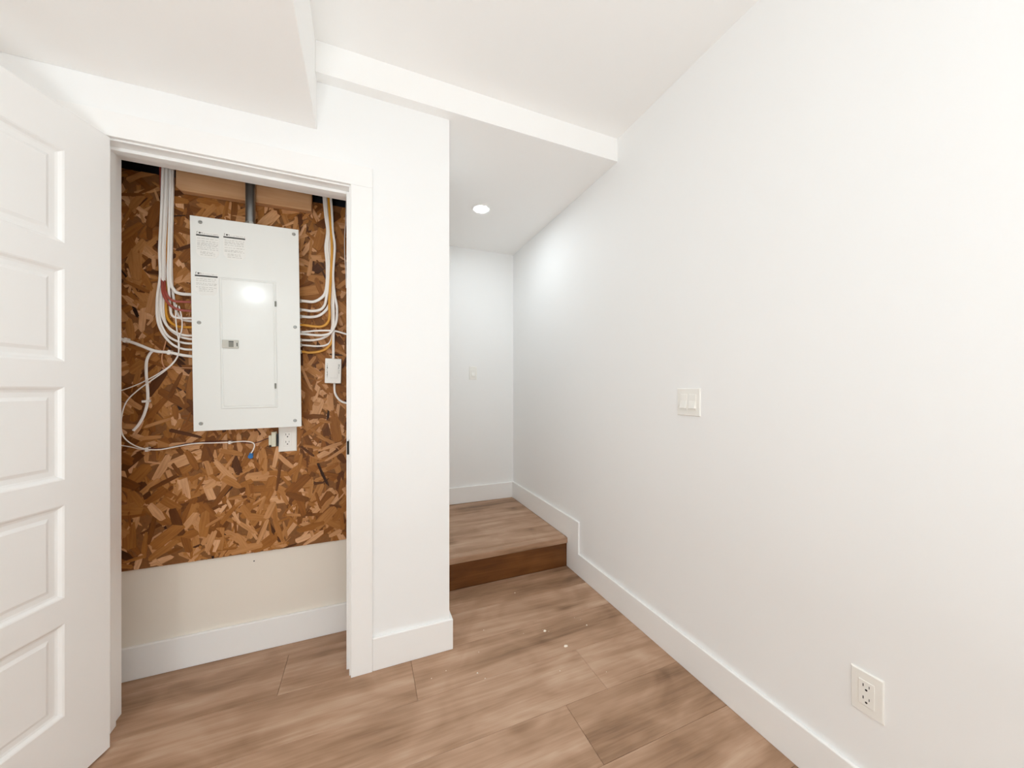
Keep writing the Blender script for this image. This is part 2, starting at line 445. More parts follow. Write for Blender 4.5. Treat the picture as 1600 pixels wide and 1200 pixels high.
rng = random.Random(11)
def angle(): return rng.gauss(math.pi/2, .75) if rng.random() < .72 else rng.uniform(0, math.pi)
def sizes(big): 
    L = rng.uniform(.055, .13) if big else rng.uniform(.045, .12)
    return L, L*rng.uniform(.14, .42) if rng.random() < .8 else L*rng.uniform(.08, .16)
x0b, x1b, z0b, z1b = -1.149, .249, .4535, 2.102
flakes = []
for i in range(2300):
    L, W = sizes(False)
    an = angle(); ex = abs(math.cos(an))*L/2+abs(math.sin(an))*W/2+.0005; ez = abs(math.sin(an))*L/2*1.05+abs(math.cos(an))*W/2+.0005
    cx = rng.uniform(x0b, x1b); cz = rng.uniform(z0b+.004, z1b-.004)
    yf = 1.9601 - rng.random()*.0016 - .0006
    flakes.append((strand_outline(rng, L, W), cx-osb.location[0], cz-osb.location[2], an, yf-osb.location[1], (.0018), rng.uniform(.0 if W < .014 else .06, 1), rng.uniform(-.012, .012), rng.uniform(-.03, .03)))
bulk = bpy.data.objects.new('pressed_strands', strand_mesh('pressed_strands', flakes, 0.0, (x0b-osb.location[0], x1b-osb.location[0], z0b-osb.location[2], z1b-osb.location[2]))); C.objects.link(bulk); bulk.parent = osb; bulk['kind'] = 'stuff'
kinds = []
for i in range(60):
    L, W = sizes(True)
    kinds.append((strand_mesh('strand', [(strand_outline(rng, L, W), 0, 0, 0, 0, .0016, (-.02 if W < .014 else .07), rng.uniform(-.010, .010), rng.uniform(-.03, .03))], .89), L, W))
n = 0
while n < 300:
    me, L, W = rng.choice(kinds); an = angle()
    if rng.random() < .5: an += math.pi
    ex = abs(math.cos(an))*L/2*1.1+abs(math.sin(an))*W/2; ez = abs(math.sin(an))*L/2*1.12+abs(math.cos(an))*W/2
    cx = rng.uniform(-.95, -.06); cz = rng.uniform(z0b+ez+.002, z1b-ez-.002)
    if -.63 < cx < -.29 and 1.06 < cz < 1.89: continue
    o = bpy.data.objects.new('strand', me); C.objects.link(o); o.parent = osb
    o.location = (cx-osb.location[0], 1.9572+rng.uniform(-.0008, .0008)-osb.location[1], cz-osb.location[2]); o.rotation_euler = (0, -an, 0)
    n += 1

# blocking above the panel
bd = tag(obj('lumber_block', MB().prism([(-.7145, 2.036), (-.229, 2.040), (-.229, 2.128), (-.7295, 2.124), (-.7295, 2.050)], 'y', 1.9205, 1.9565), M['lumber'], bevel=.003),
         'tan lumber block fixed flat across the top of the strand board', 'lumber')

# ------------------------------------------------------------------ breaker panel
pc = (-.4615, 1.957, 1.4725)
pn = empty('breaker_panel', pc, 'white metal electrical breaker panel mounted on the strand board', 'electrical panel', rot=(0, math.radians(-.8), 0))
def loc2(x, z):
    dx, dz = x-pc[0], z-pc[2]
    return dx+.014*dz, dz-.014*dx
yF = 1.86-pc[1]
obj('box', MB().box(-.178, .178, yF+.004, -.0005, -.432, .432), M['metal_white'], pn, bevel=.002)
cv = MB()
# cover plate with a raised rim that frames the door opening
du, dw2, dz_ = .001, .093, .269; dcz = -.0765
cv.box(-.1935, .1935, yF, yF+.0035, -.444, .444)
obj('cover', cv, M['metal_white'], pn, bevel=.0012)
ro = MB()
a0, a1, c0, c1 = du-dw2-.008, du+dw2+.010, dcz-dz_-.010, dcz+dz_+.008
prof = [(0, 0), (.003, -.0022), (.006, -.0022), (.009, .0002)]
loops = [[(a0+i, yF+d, c0+i), (a1-i, yF+d, c0+i), (a1-i, yF+d, c1-i), (a0+i, yF+d, c1-i)] for i, d in prof]
ro.add([p for l in loops for p in l], [(4*i+j, 4*i+(j+1) % 4, 4*(i+1)+(j+1) % 4, 4*(i+1)+j) for i in range(3) for j in range(4)])
obj('door_rim', ro, M['metal_white'], pn)
pd = obj('panel_door', MB().box(du-dw2+.0025, du+dw2-.0015, yF-.0022, yF+.001, dcz-dz_+.0015, dcz+dz_-.0025), M['metal_white'], pn, bevel=.001)
lu, lw = loc2(-.5235, 1.3905)
la = obj('latch', MB().box(lu-.028, lu+.028, yF-.008, yF-.0015, lw-.0175, lw+.0175), M['grey'], pn, bevel=.0015)
la['label'] = 'grey sliding latch'
obj('latch_window', MB().box(lu-.005, lu+.012, yF-.0086, yF-.0075, lw-.0125, lw+.0125), M['midgrey'], la)
obj('latch_slot', MB().box(lu-.005, lu+.012, yF-.0090, yF-.0080, lw+.0095, lw+.0125).box(lu+.0225, lu+.0255, yF-.0088, yF-.0075, lw-.009, lw+.006), M['ink'], la)
for z in (1.5760, 1.2141):
    u, v = loc2(-.362, z)
    h = obj('hinge', MB().box(u-.003, u+.004, yF-.004, yF-.0005, v-.012, v+.012), M['midgrey'], pn, bevel=.001)
for x, z in ((-.6264, 1.8909), (-.2924, 1.8959), (-.6306, 1.475), (-.2874, 1.4792), (-.6243, 1.057), (-.2874, 1.0589)):
    u, v = loc2(x, z)
    sc_ = obj('screw', MB().cyl((u, v), .0068, 'y', yF-.0008, yF-.0030, 14, .0045).cyl((u, v), .0075, 'y', yF+.0005, yF-.0009, 14), M['steel'], pn, smooth=True)
    obj('screw_slot', MB().box(u-.0042, u+.0042, yF-.0033, yF-.0028, v-.0007, v+.0007), M['black'], sc_)
def sticker(x0, x1, z0, z1, seed, round_bottom=True):
    """paper label: a mark and a line of small capitals over a dark band, then pale rows too small to read"""
    u0, v1 = loc2(x0, z1); u1, v0 = u0+(x1-x0), v1-(z1-z0)
    rg = random.Random(seed)
    y = yF-.0004
    lab = obj('label', MB().prism([(u0, v0+.02), (u0+.012, v0+.004), ((u0+u1)/2, v0), (u1-.012, v0+.004), (u1, v0+.02), (u1, v1), (u0, v1)], 'y', y, yF+.0002), M['paper'], pn)
    t = MB(); yy0, yy1 = y-.0003, y+.0001
    W = u1-u0
    # bracketed dot mark
    t.prism([(u0+.003, v1-.011), (u0+.0042, v1-.011), (u0+.0042, v1-.003), (u0+.0072, v1-.003), (u0+.0072, v1-.0018), (u0+.003, v1-.0018)], 'y', yy0, yy1)
    t.cyl((u0+.0125, v1-.0065), .0036, 'y', yy0, yy1, 10)
    t.box(u0+.016, u0+.0185, yy0, yy1, v1-.0065, v1-.0045)
    t.box(u0+.020, u0+.0215, yy0, yy1, v1-.009, v1-.004)
    # band
    t.box(u0+.0005, u1-.0005, yy0, yy1, v1-.0195, v1-.0135)
    obj('lettering', t, M['ink'], lab)
    # small capitals after the mark: strokes
    t = MB(); x = u0+.026
    while x < u1-.004:
        hgt = .0062 if x < u0+.030 else .0046
        t.box(x, x+.0009, yy0, yy1, v1-.0105, v1-.0105+hgt)
        if rg.random() < .7: t.box(x+.0009, x+.0028, yy0, yy1, v1-.0105+rg.choice((0, hgt*.45, hgt-.0009)), v1-.0105+hgt*.45+.0009 if rg.random() < .5 else v1-.0105+hgt)
        x += .0047
    z = v1-.030
    while z > v0+.008:
        m_ = .004 if z > v0+.03 else .014
        x = u0+m_
        while x < u1-m_-.004:
            ww = rg.uniform(.004, .013)
            t.box(x, min(x+ww, u1-m_), yy0, yy1, z, z+rg.uniform(.0012, .0022)); x += ww+rg.uniform(.0015, .004)
        z -= rg.choice((.0055, .0075, .0105))
    obj('fine_print', t, M['ink_pale'], lab)
sticker(-.6411, -.5640, 1.7440, 1.8530, 1)
sticker(-.5495, -.4725, 1.7480, 1.8590, 2)
sticker(-.6450, -.5680, 1.5880, 1.6850, 3)
# cable clamps on the right side of the box
for pz_ in (470.5, 484.5, 495, 508, 520, 531.5, 539.5, 550):
    z = 1.2-(pz_-608)/559*1.688
    u, v = loc2(-.2835, z)
    obj('cable_clamp', MB().cyl((-.020, v), .0085, 'x', u-.006, u+.012, 10), M['grey'], pn, smooth=True)

# conduit from the top of the panel
cd = empty('conduit', (-.464, 1.901, 1.915), 'dark steel conduit rising from the top of the breaker panel', 'pipe')
obj('pipe', MB().cyl((0, 0), .0185, 'z', .022, .60, 20), M['pipe'], cd, smooth=True)
k = obj('connector', MB().cyl((0, 0), .0165, 'z', .001, .012, 20).cyl((0, 0), .0205, 'z', .010, .018, 8).cyl((0, 0), .0175, 'z', .017, .026, 20), M['steel'], cd)
k['label'] = 'bright zinc connector'

# ------------------------------------------------------------------ cables
CABLES = [
    ('power_cable', 'outermost white cable of the left bundle, entering the panel lowest', 'cables of the left bundle', 'white', 0.0045, [(-0.7761, 1.9355, 2.1558), (-0.7812, 1.9355, 1.9412), (-0.7874, 1.9355, 1.7803), (-0.7853, 1.9355, 1.6741), (-0.7945, 1.9355, 1.5800), (-0.7945, 1.9355, 1.4950), (-0.7792, 1.9355, 1.4374), (-0.7481, 1.9355, 1.3909), (-0.7123, 1.9355, 1.3709), (-0.6758, 1.9355, 1.3684), (-0.6420, 1.9355, 1.3684)]),
    ('power_cable', 'second outermost white cable of the left bundle, second lowest at the panel', 'cables of the left bundle', 'white', 0.0045, [(-0.7731, 1.9435, 2.1613), (-0.7783, 1.9435, 1.9455), (-0.7845, 1.9435, 1.7837), (-0.7834, 1.9435, 1.6767), (-0.7906, 1.9435, 1.5689), (-0.7886, 1.9435, 1.4889), (-0.7700, 1.9435, 1.4338), (-0.7428, 1.9435, 1.4083), (-0.7088, 1.9435, 1.3965), (-0.6786, 1.9435, 1.3952), (-0.6420, 1.9435, 1.3952)]),
    ('power_cable', 'white cable of the left bundle entering the panel just under the orange one', 'cables of the left bundle', 'white', 0.0045, [(-0.7637, 1.9355, 2.1588), (-0.7699, 1.9355, 1.9434), (-0.7761, 1.9355, 1.7820), (-0.7761, 1.9355, 1.6752), (-0.7823, 1.9355, 1.5812), (-0.7802, 1.9355, 1.5147), (-0.7627, 1.9355, 1.4652), (-0.7313, 1.9355, 1.4376), (-0.7016, 1.9355, 1.4285), (-0.6758, 1.9355, 1.4287), (-0.6420, 1.9355, 1.4287)]),
    ('power_cable', 'white cable of the left bundle swinging behind the orange cable, paired with the one above', 'cables of the left bundle', 'white', 0.0045, [(-0.7617, 1.9435, 2.1641), (-0.7679, 1.9435, 1.9474), (-0.7741, 1.9435, 1.7852), (-0.7741, 1.9435, 1.6778), (-0.7783, 1.9435, 1.5835), (-0.7762, 1.9435, 1.5032), (-0.7596, 1.9435, 1.4560), (-0.7259, 1.9435, 1.4255), (-0.7002, 1.9435, 1.4161), (-0.6786, 1.9435, 1.4145), (-0.6420, 1.9435, 1.4145)]),
    ('power_cable', 'orange yellow cable curving out of the left bundle into the panel side', 'cables of the left bundle', 'orange', 0.0052, [(-0.7645, 1.9508, 2.1677), (-0.7666, 1.9508, 1.9511), (-0.7687, 1.9508, 1.7616), (-0.7666, 1.9508, 1.6404), (-0.7729, 1.9508, 1.5722), (-0.7708, 1.9508, 1.5131), (-0.7561, 1.9508, 1.4817), (-0.7286, 1.9508, 1.4659), (-0.6811, 1.9508, 1.4663), (-0.6420, 1.9508, 1.4663)]),
    ('power_cable', 'upper of the two red cables left of the panel', 'cables of the left bundle', 'red', 0.005, [(-0.7844, 1.9510, 2.1630), (-0.7792, 1.9510, 2.0161), (-0.7771, 1.9510, 1.8953), (-0.7782, 1.9510, 1.7604), (-0.7750, 1.9430, 1.6507), (-0.7645, 1.9270, 1.6049), (-0.7510, 1.9270, 1.5782), (-0.7281, 1.9270, 1.5683), (-0.6756, 1.9350, 1.5723), (-0.6420, 1.9350, 1.5723)]),
    ('power_cable', 'lower of the two red cables left of the panel', 'cables of the left bundle', 'red', 0.005, [(-0.7906, 1.9510, 2.1614), (-0.7865, 1.9510, 2.0146), (-0.7833, 1.9510, 1.8942), (-0.7854, 1.9510, 1.7593), (-0.7780, 1.9350, 1.6482), (-0.7697, 1.9222, 1.5952), (-0.7492, 1.9222, 1.5519), (-0.7197, 1.9270, 1.5341), (-0.6756, 1.9350, 1.5340), (-0.6420, 1.9350, 1.5340)]),
    ('power_cable', 'white cable of the left bundle nearest the panel, turning in highest', 'cables of the left bundle', 'white', 0.0066, [(-0.7483, 1.9414, 2.1661), (-0.7514, 1.9414, 1.9496), (-0.7546, 1.9414, 1.7604), (-0.7546, 1.9414, 1.6580), (-0.7441, 1.9414, 1.6214), (-0.7251, 1.9414, 1.6058), (-0.6779, 1.9414, 1.6051), (-0.6420, 1.9414, 1.6051)]),
    ('power_cable', 'white cable dropping behind both red ones, upper of the flat pair below them', 'cables of the left bundle', 'white', 0.0045, [(-0.7512, 1.9355, 2.1619), (-0.7544, 1.9355, 1.9463), (-0.7585, 1.9355, 1.7578), (-0.7606, 1.9355, 1.6771), (-0.7564, 1.9355, 1.6105), (-0.7523, 1.9355, 1.5438), (-0.7460, 1.9355, 1.5094), (-0.7229, 1.9355, 1.5004), (-0.6758, 1.9355, 1.5026), (-0.6420, 1.9355, 1.5026)]),
    ('power_cable', 'white cable dropping behind both red ones, lower of the flat pair below them', 'cables of the left bundle', 'white', 0.0048, [(-0.7478, 1.9512, 2.1720), (-0.7510, 1.9512, 1.9542), (-0.7542, 1.9512, 1.7638), (-0.7531, 1.9512, 1.6555), (-0.7478, 1.9512, 1.5883), (-0.7394, 1.9512, 1.5347), (-0.7223, 1.9512, 1.5006), (-0.7030, 1.9512, 1.4938), (-0.6813, 1.9512, 1.4926), (-0.6420, 1.9512, 1.4926)]),
    ('power_cable', 'fat white cable stapled across the board from the left jamb to the panel', 'low voltage wires left of the panel', 'white', 0.006, [(-0.9306, 1.9340, 1.4101), (-0.9038, 1.9340, 1.4012), (-0.8845, 1.9340, 1.3945), (-0.8551, 1.9340, 1.3829), (-0.8212, 1.9340, 1.3661), (-0.7949, 1.9340, 1.3566), (-0.7517, 1.9340, 1.3530), (-0.7117, 1.9340, 1.3437), (-0.6753, 1.9340, 1.3395), (-0.6420, 1.9340, 1.3395)]),
    ('power_cable', 'white cable hanging in a long curve from the fat stapled cable to a cut end', 'low voltage wires left of the panel', 'white', 0.0052, [(-0.8088, 1.9428, 1.3609), (-0.8209, 1.9428, 1.3458), (-0.8310, 1.9428, 1.3137), (-0.8320, 1.9428, 1.2608), (-0.8280, 1.9428, 1.2026), (-0.8280, 1.9428, 1.1471), (-0.8390, 1.9428, 1.0944), (-0.8550, 1.9428, 1.0555), (-0.8728, 1.9428, 1.0300)]),
    ('thin_wire', 'thin white wire from under the left bundle sweeping down to the jamb', 'low voltage wires left of the panel', 'white', 0.0022, [(-0.7292, 1.9298, 1.5554), (-0.7323, 1.9298, 1.5040), (-0.7271, 1.9298, 1.4371), (-0.7208, 1.9298, 1.3835), (-0.7271, 1.9298, 1.3374), (-0.7501, 1.9298, 1.2991), (-0.7789, 1.9298, 1.2718), (-0.8134, 1.9298, 1.2448), (-0.8591, 1.9298, 1.2156), (-0.9019, 1.9298, 1.1949), (-0.9285, 1.9298, 1.1847)]),
    ('thin_wire', 'thin white wire looping along the jamb down to the blue connector', 'low voltage wires left of the panel', 'white', 0.0024, [(-0.7217, 1.9296, 1.5506), (-0.7122, 1.9296, 1.5001), (-0.7122, 1.9296, 1.4514), (-0.7228, 1.9296, 1.4049), (-0.7228, 1.9296, 1.3510), (-0.7375, 1.9296, 1.3128), (-0.7665, 1.9296, 1.2773), (-0.8033, 1.9296, 1.2423), (-0.8531, 1.9296, 1.1948), (-0.8863, 1.9296, 1.1509), (-0.9008, 1.9296, 1.0970), (-0.9027, 1.9296, 1.0353), (-0.8902, 1.9296, 0.9986), (-0.8590, 1.9296, 0.9683), (-0.8214, 1.9296, 0.9529), (-0.7829, 1.9296, 0.9491), (-0.7312, 1.9296, 0.9578), (-0.6672, 1.9296, 0.9676), (-0.6012, 1.9296, 0.9665), (-0.5445, 1.9296, 0.9661), (-0.4979, 1.9296, 0.9677), (-0.4671, 1.9296, 0.9617), (-0.4563, 1.9296, 0.9496), (-0.4599, 1.9296, 0.9296), (-0.4683, 1.9296, 0.9130)]),
    ('thin_wire', 'thin tan wire bending from the left bundle to the panel edge', 'low voltage wires left of the panel', 'tan', 0.002, [(-0.7657, 1.9380, 1.4064), (-0.7740, 1.9380, 1.3686), (-0.7802, 1.9380, 1.3336), (-0.7771, 1.9380, 1.3043), (-0.7657, 1.9380, 1.2885), (-0.7238, 1.9380, 1.2908), (-0.6767, 1.9380, 1.2905), (-0.6420, 1.9380, 1.2905)]),
    ('thin_wire', 'short thin white wire running level into the lower staple', 'low voltage wires left of the panel', 'white', 0.002, [(-0.9325, 1.9380, 0.9792), (-0.9057, 1.9380, 0.9725), (-0.8765, 1.9380, 0.9642), (-0.8509, 1.9380, 0.9548), (-0.8249, 1.9380, 0.9491)]),
    ('thin_wire', 'dark red wire running along the lower white wire to the small connector box', 'low voltage wires left of the panel', 'darkred', 0.002, [(-0.8249, 1.9380, 0.9557), (-0.7657, 1.9380, 0.9533), (-0.7025, 1.9380, 0.9671), (-0.6373, 1.9380, 0.9716), (-0.5468, 1.9380, 0.9707), (-0.4763, 1.9380, 0.9567), (-0.4426, 1.9380, 0.9606), (-0.4182, 1.9380, 0.9709), (-0.3934, 1.9380, 0.9798)]),
    ('power_cable', 'white cable of the right bundle turning into the panel highest', 'cables of the right bundle', 'white', 0.0066, [(-0.1804, 1.9334, 2.1589), (-0.1763, 1.9334, 2.0921), (-0.1695, 1.9334, 2.0195), (-0.1626, 1.9334, 1.9590), (-0.1709, 1.9334, 1.8837), (-0.1654, 1.9334, 1.8105), (-0.1654, 1.9334, 1.7180), (-0.1736, 1.9334, 1.6617), (-0.1954, 1.9334, 1.6319), (-0.2250, 1.9334, 1.6153), (-0.2596, 1.9334, 1.6151), (-0.2770, 1.9334, 1.6151)]),
    ('power_cable', 'white cable of the right bundle entering the panel second from top', 'cables of the right bundle', 'white', 0.006, [(-0.1750, 1.9340, 2.1603), (-0.1695, 1.9340, 2.0721), (-0.1585, 1.9340, 1.9600), (-0.1640, 1.9340, 1.8881), (-0.1572, 1.9340, 1.8119), (-0.1585, 1.9340, 1.7190), (-0.1682, 1.9340, 1.6408), (-0.1764, 1.9340, 1.6031), (-0.1955, 1.9340, 1.5799), (-0.2305, 1.9340, 1.5709), (-0.2597, 1.9340, 1.5730), (-0.2770, 1.9340, 1.5730)]),
    ('power_cable', 'white cable of the right bundle entering the panel third from top', 'cables of the right bundle', 'white', 0.0062, [(-0.1730, 1.9418, 2.1648), (-0.1661, 1.9418, 2.0610), (-0.1550, 1.9418, 1.9544), (-0.1578, 1.9418, 1.8919), (-0.1508, 1.9418, 1.8153), (-0.1508, 1.9418, 1.7220), (-0.1495, 1.9418, 1.6538), (-0.1578, 1.9418, 1.6064), (-0.1798, 1.9418, 1.5705), (-0.2071, 1.9418, 1.5499), (-0.2368, 1.9418, 1.5430), (-0.2607, 1.9418, 1.5427), (-0.2770, 1.9418, 1.5427)]),
    ('power_cable', 'upper yellow cable right of the panel', 'cables of the right bundle', 'orange', 0.0056, [(-0.1607, 1.9264, 2.1595), (-0.1565, 1.9264, 2.0865), (-0.1497, 1.9264, 1.9953), (-0.1441, 1.9264, 1.8883), (-0.1455, 1.9264, 1.8109), (-0.1497, 1.9264, 1.7179), (-0.1552, 1.9264, 1.6095), (-0.1538, 1.9264, 1.5542), (-0.1607, 1.9264, 1.5229), (-0.1784, 1.9264, 1.5032), (-0.2082, 1.9264, 1.4967), (-0.2586, 1.9264, 1.5008), (-0.2770, 1.9264, 1.5008)]),
    ('power_cable', 'white cable bowing out furthest at the right edge of the right bundle', 'cables of the right bundle', 'white', 0.0054, [(-0.1524, 1.9266, 2.1613), (-0.1441, 1.9266, 2.0581), (-0.1400, 1.9266, 1.9662), (-0.1317, 1.9266, 1.8996), (-0.1331, 1.9266, 1.8436), (-0.1386, 1.9266, 1.7501), (-0.1317, 1.9266, 1.6581), (-0.1219, 1.9266, 1.5971), (-0.1233, 1.9266, 1.5349), (-0.1344, 1.9266, 1.4970), (-0.1538, 1.9266, 1.4680), (-0.1947, 1.9266, 1.4564), (-0.2587, 1.9266, 1.4587), (-0.2770, 1.9266, 1.4587)]),
    ('power_cable', 'straight white cable dropping down from the right bundle into the small white box', 'cables of the right bundle', 'white', 0.0058, [(-0.1585, 1.9342, 2.1639), (-0.1503, 1.9342, 2.0295), (-0.1447, 1.9342, 1.9221), (-0.1419, 1.9342, 1.7830), (-0.1392, 1.9342, 1.6592), (-0.1364, 1.9342, 1.5353), (-0.1378, 1.9342, 1.4421), (-0.1378, 1.9342, 1.3738), (-0.1378, 1.9342, 1.3443)]),
    ('power_cable', 'white cable of the right bundle entering the panel below the level crossing cable', 'cables of the right bundle', 'white', 0.0052, [(-0.1634, 1.9428, 2.1673), (-0.1579, 1.9428, 2.0319), (-0.1523, 1.9428, 1.9086), (-0.1468, 1.9428, 1.7539), (-0.1454, 1.9428, 1.6296), (-0.1426, 1.9428, 1.5208), (-0.1523, 1.9428, 1.4735), (-0.1827, 1.9428, 1.4470), (-0.2235, 1.9428, 1.4340), (-0.2608, 1.9428, 1.4321), (-0.2770, 1.9428, 1.4321)]),
    ('power_cable', 'lowest white cable entering the right side of the panel', 'cables of the right bundle', 'white', 0.0042, [(-0.1669, 1.9518, 2.1712), (-0.1586, 1.9518, 2.0358), (-0.1502, 1.9518, 1.8499), (-0.1474, 1.9518, 1.6314), (-0.1446, 1.9518, 1.4909), (-0.1502, 1.9518, 1.4375), (-0.1697, 1.9518, 1.4147), (-0.2082, 1.9518, 1.4067), (-0.2621, 1.9518, 1.4088), (-0.2770, 1.9518, 1.4088)]),
    ('power_cable', 'lower yellow cable right of the panel', 'cables of the right bundle', 'orange', 0.0054, [(-0.1565, 1.9426, 2.1687), (-0.1523, 1.9426, 2.0795), (-0.1453, 1.9426, 1.9563), (-0.1398, 1.9426, 1.8170), (-0.1439, 1.9426, 1.6608), (-0.1384, 1.9426, 1.5211), (-0.1439, 1.9426, 1.4397), (-0.1662, 1.9426, 1.3983), (-0.2018, 1.9426, 1.3798), (-0.2395, 1.9426, 1.3737), (-0.2608, 1.9426, 1.3759), (-0.2770, 1.9426, 1.3759)]),
    ('power_cable', 'white cable crossing level from the panel to the right edge of the opening', 'cables of the right bundle', 'white', 0.0045, [(-0.2770, 1.9355, 1.4705), (-0.2599, 1.9355, 1.4705), (-0.2172, 1.9355, 1.4777), (-0.1683, 1.9355, 1.4823), (-0.1267, 1.9355, 1.4818), (-0.0814, 1.9355, 1.4704), (-0.0382, 1.9355, 1.4603)]),
    ('power_cable', 'short white cable curving from under the small white box to the right jamb', None, 'white', 0.0048, [(-0.1342, 1.9432, 1.2312), (-0.1328, 1.9432, 1.1875), (-0.1216, 1.9432, 1.1593), (-0.1018, 1.9432, 1.1387), (-0.0703, 1.9432, 1.1288), (-0.0325, 1.9432, 1.1234)]),
    ('thin_wire', 'thin white wire hanging along the right edge of the opening', None, 'white', 0.0018, [(-0.0822, 1.9542, 2.1778), (-0.0851, 1.9542, 2.0344), (-0.0894, 1.9542, 1.9544), (-0.0894, 1.9542, 1.8752), (-0.0851, 1.9542, 1.7965), (-0.0822, 1.9542, 1.7016)]),
]
for name, label, group, m_, r_, pts in CABLES:
    flat = .62 if name == 'power_cable' else 1.0
    o = obj(name, MB().tube(pts, r_, flat), M[m_], None, smooth=True)
    tag(o, label, 'cable' if name == 'power_cable' else 'wire', group)
# staples that pin them down
for x, z, wd, rot, lab in ((-.8934, 1.398, .020, 70, 'white plastic staple on the fat cable close to the left jamb'),
                      (-.756, 1.3539, .020, 80, 'white plastic staple on the fat cable under the left cable bundle'),
                      (-.832, 1.1497, .020, 5, 'white plastic staple on the hanging cable below its bend'),
                      (-.8279, .9509, .017, 85, 'white plastic staple on the thin wires at the lower left of the board'),
                      (-.5488, .9642, .014, 85, 'white plastic staple on the thin wires below the breaker panel')):
    big = wd > .018
    hh = .0265 if big else .0235
    o = obj('cable_staple', MB().prism([(-wd/2-.004, 0), (wd/2+.004, 0), (wd/2+.004, hh), (wd/2+.001, hh+.002), (-wd/2-.001, hh+.002), (-wd/2-.004, hh)], 'y', -.0045, .0045) if False else
            MB().box(-wd/2, wd/2, -hh, 0, -.0048, .0048), M['white'], None, bevel=.0015, loc=(x, 1.9568, z))
    o.rotation_euler = (0, math.radians(-rot), 0)
    tag(o, lab, 'staple', 'cable staples on the strand board')
# blue connector on the wire end
o = obj('wire_connector', MB().cyl((0, 0), .0062, 'z', -.012, .012, 8, .0085).box(-.0095, .0095, -.003, .003, -.010, .002), M['blue'], None, bevel=.001, loc=(-.4735, 1.945, .899))
o.rotation_euler = (0, math.radians(12), 0)
tag(o, 'blue plastic wire connector hanging under the breaker panel', 'connector')
# small connector box beside the outlet
cb = empty('connector_box', (-.3855, 1.9565, .970), 'small ivory plastic connector box beside the outlet under the panel', 'connector')
obj('body', MB().box(-.006, .0115, -.030, 0, -.033, .034), M['plastic_b'], cb, bevel=.002)
obj('side_tab', MB().box(-.018, -.0055, -.022, 0, -.026, .018), M['plastic_b'], cb, bevel=.0015)
obj('terminal', MB().box(-.016, -.004, -.018, 0, -.036, -.0265).box(.012, .0165, -.018, 0, -.034, .022), M['black'], cb)
# small white box on the right bundle
wb = empty('junction_box', (-.1380, 1.9565, 1.2875), 'small white plastic box with handwriting hanging in the right cable bundle', 'junction box', rot=(0, math.radians(1.3), 0))
bx = obj('body', MB().box(-.0355, .0355, -.038, 0, -.0595, .0595), M['plastic'], wb, bevel=.003)
ln = MB(); y0_, y1_ = -.0384, -.0378
ln.box(.0205, .0212, y0_, y1_, -.034, .036).box(-.012, .0212, y0_, y1_, -.0347, -.034)
obj('engraved_line', ln, M['ink_pale'], wb)
wr = MB(); rg = random.Random(5)
def scribble(x, z0, z1, amp):
    """a row of handwriting running down the box, as ink strokes"""
    z = z1
    while z > z0:
        h_ = rg.uniform(.0016, .0030)
        wr.box(x-amp*rg.uniform(.2, 1), x+amp*rg.uniform(.2, 1), y0_, y1_, z-.0007, z)
        if rg.random() < .75: wr.box(x+rg.uniform(-1, .6)*amp, x+rg.uniform(-1, .6)*amp+.0009, y0_, y1_, z-h_-.0008, z)
        z -= h_+rg.choice((.0008, .0014, .0026))
scribble(-.0255, -.034, .034, .0026)
scribble(.0255, -.012, .031, .0034)
obj('handwriting', wr, M['ink'], wb)

# ------------------------------------------------------------------ switches and outlets
def device(name, loc, rz, label, cat, gangs, kind, group=None, plate_w=None, plate_h=.117):
    """wall plate lying in its local xz plane, front towards local -y"""
    e = empty(name, loc, label, cat, group, rot=(0, 0, rz))
    W = plate_w or (.070 if gangs == 1 else .117)
    H_ = plate_h
    t = .0055
    # plate with soft edge
    prof = [(0, 0), (0, -.0025), (.0025, -t), (.006, -t)]
    vs = []; loops = []
    for i_, d in prof:
        loops.append([(-W/2+i_, d, -H_/2+i_), (W/2-i_, d, -H_/2+i_), (W/2-i_, d, H_/2-i_), (-W/2+i_, d, H_/2-i_)])
    mb = MB().add([p for l in loops for p in l], [(4*i+j, 4*i+(j+1) % 4, 4*(i+1)+(j+1) % 4, 4*(i+1)+j) for i in range(3) for j in range(4)] + [(12, 13, 14, 15)] + [(0, 3, 2, 1)])
    obj('plate', mb, M['plastic'], e)
    for g in range(gangs):
        cx = (g-(gangs-1)/2)*.046
        if kind == 'switch':
            # rocker: frame and a paddle pressed in at the top
            obj('rocker_frame', MB().box(cx-.0170, cx+.0170, -t-.0012, -t+.0005, -.0340, .0340), M['plastic'], e, bevel=.0004)
            obj('rocker', MB().prism([(-t+.0005, -.0255), (-t-.0105, -.0265), (-t-.0080, -.016), (-t-.0024, .006), (-t-.0016, .0315), (-t+.0005, .0315)], 'x', cx-.0152, cx+.0152), M['plastic'], e, bevel=.0006)
        else:
            f = obj('receptacle', MB().box(cx-.0170, cx+.0170, -t-.0020, -t+.0005, -.0340, .0340), M['plastic'], e, bevel=.0008)
            for s_ in (1, -1):
                zc = s_*.0172
                yy0, yy1 = -t-.0022, -t-.0010
                obj('slot', MB().box(cx-.0075, cx-.0055, yy0, yy1, zc+.0005, zc+.0085), M['black'], f)
                obj('slot', MB().box(cx+.0055, cx+.0072, yy0, yy1, zc+.0010, zc+.0080), M['black'], f)
                obj('slot', MB().cyl((cx, zc-.0065), .0028, 'y', yy0, yy1, 10), M['black'], f)
    return e
device('light_switch', (XR-.0002, 1.1256, 1.1448), math.radians(-90), 'white double rocker switch on the long right wall', 'switch', 2, 'switch')
device('light_switch', (.896, YK-.0002, 1.344), 0, 'white single rocker switch on the short wall above the step', 'switch', 1, 'switch')
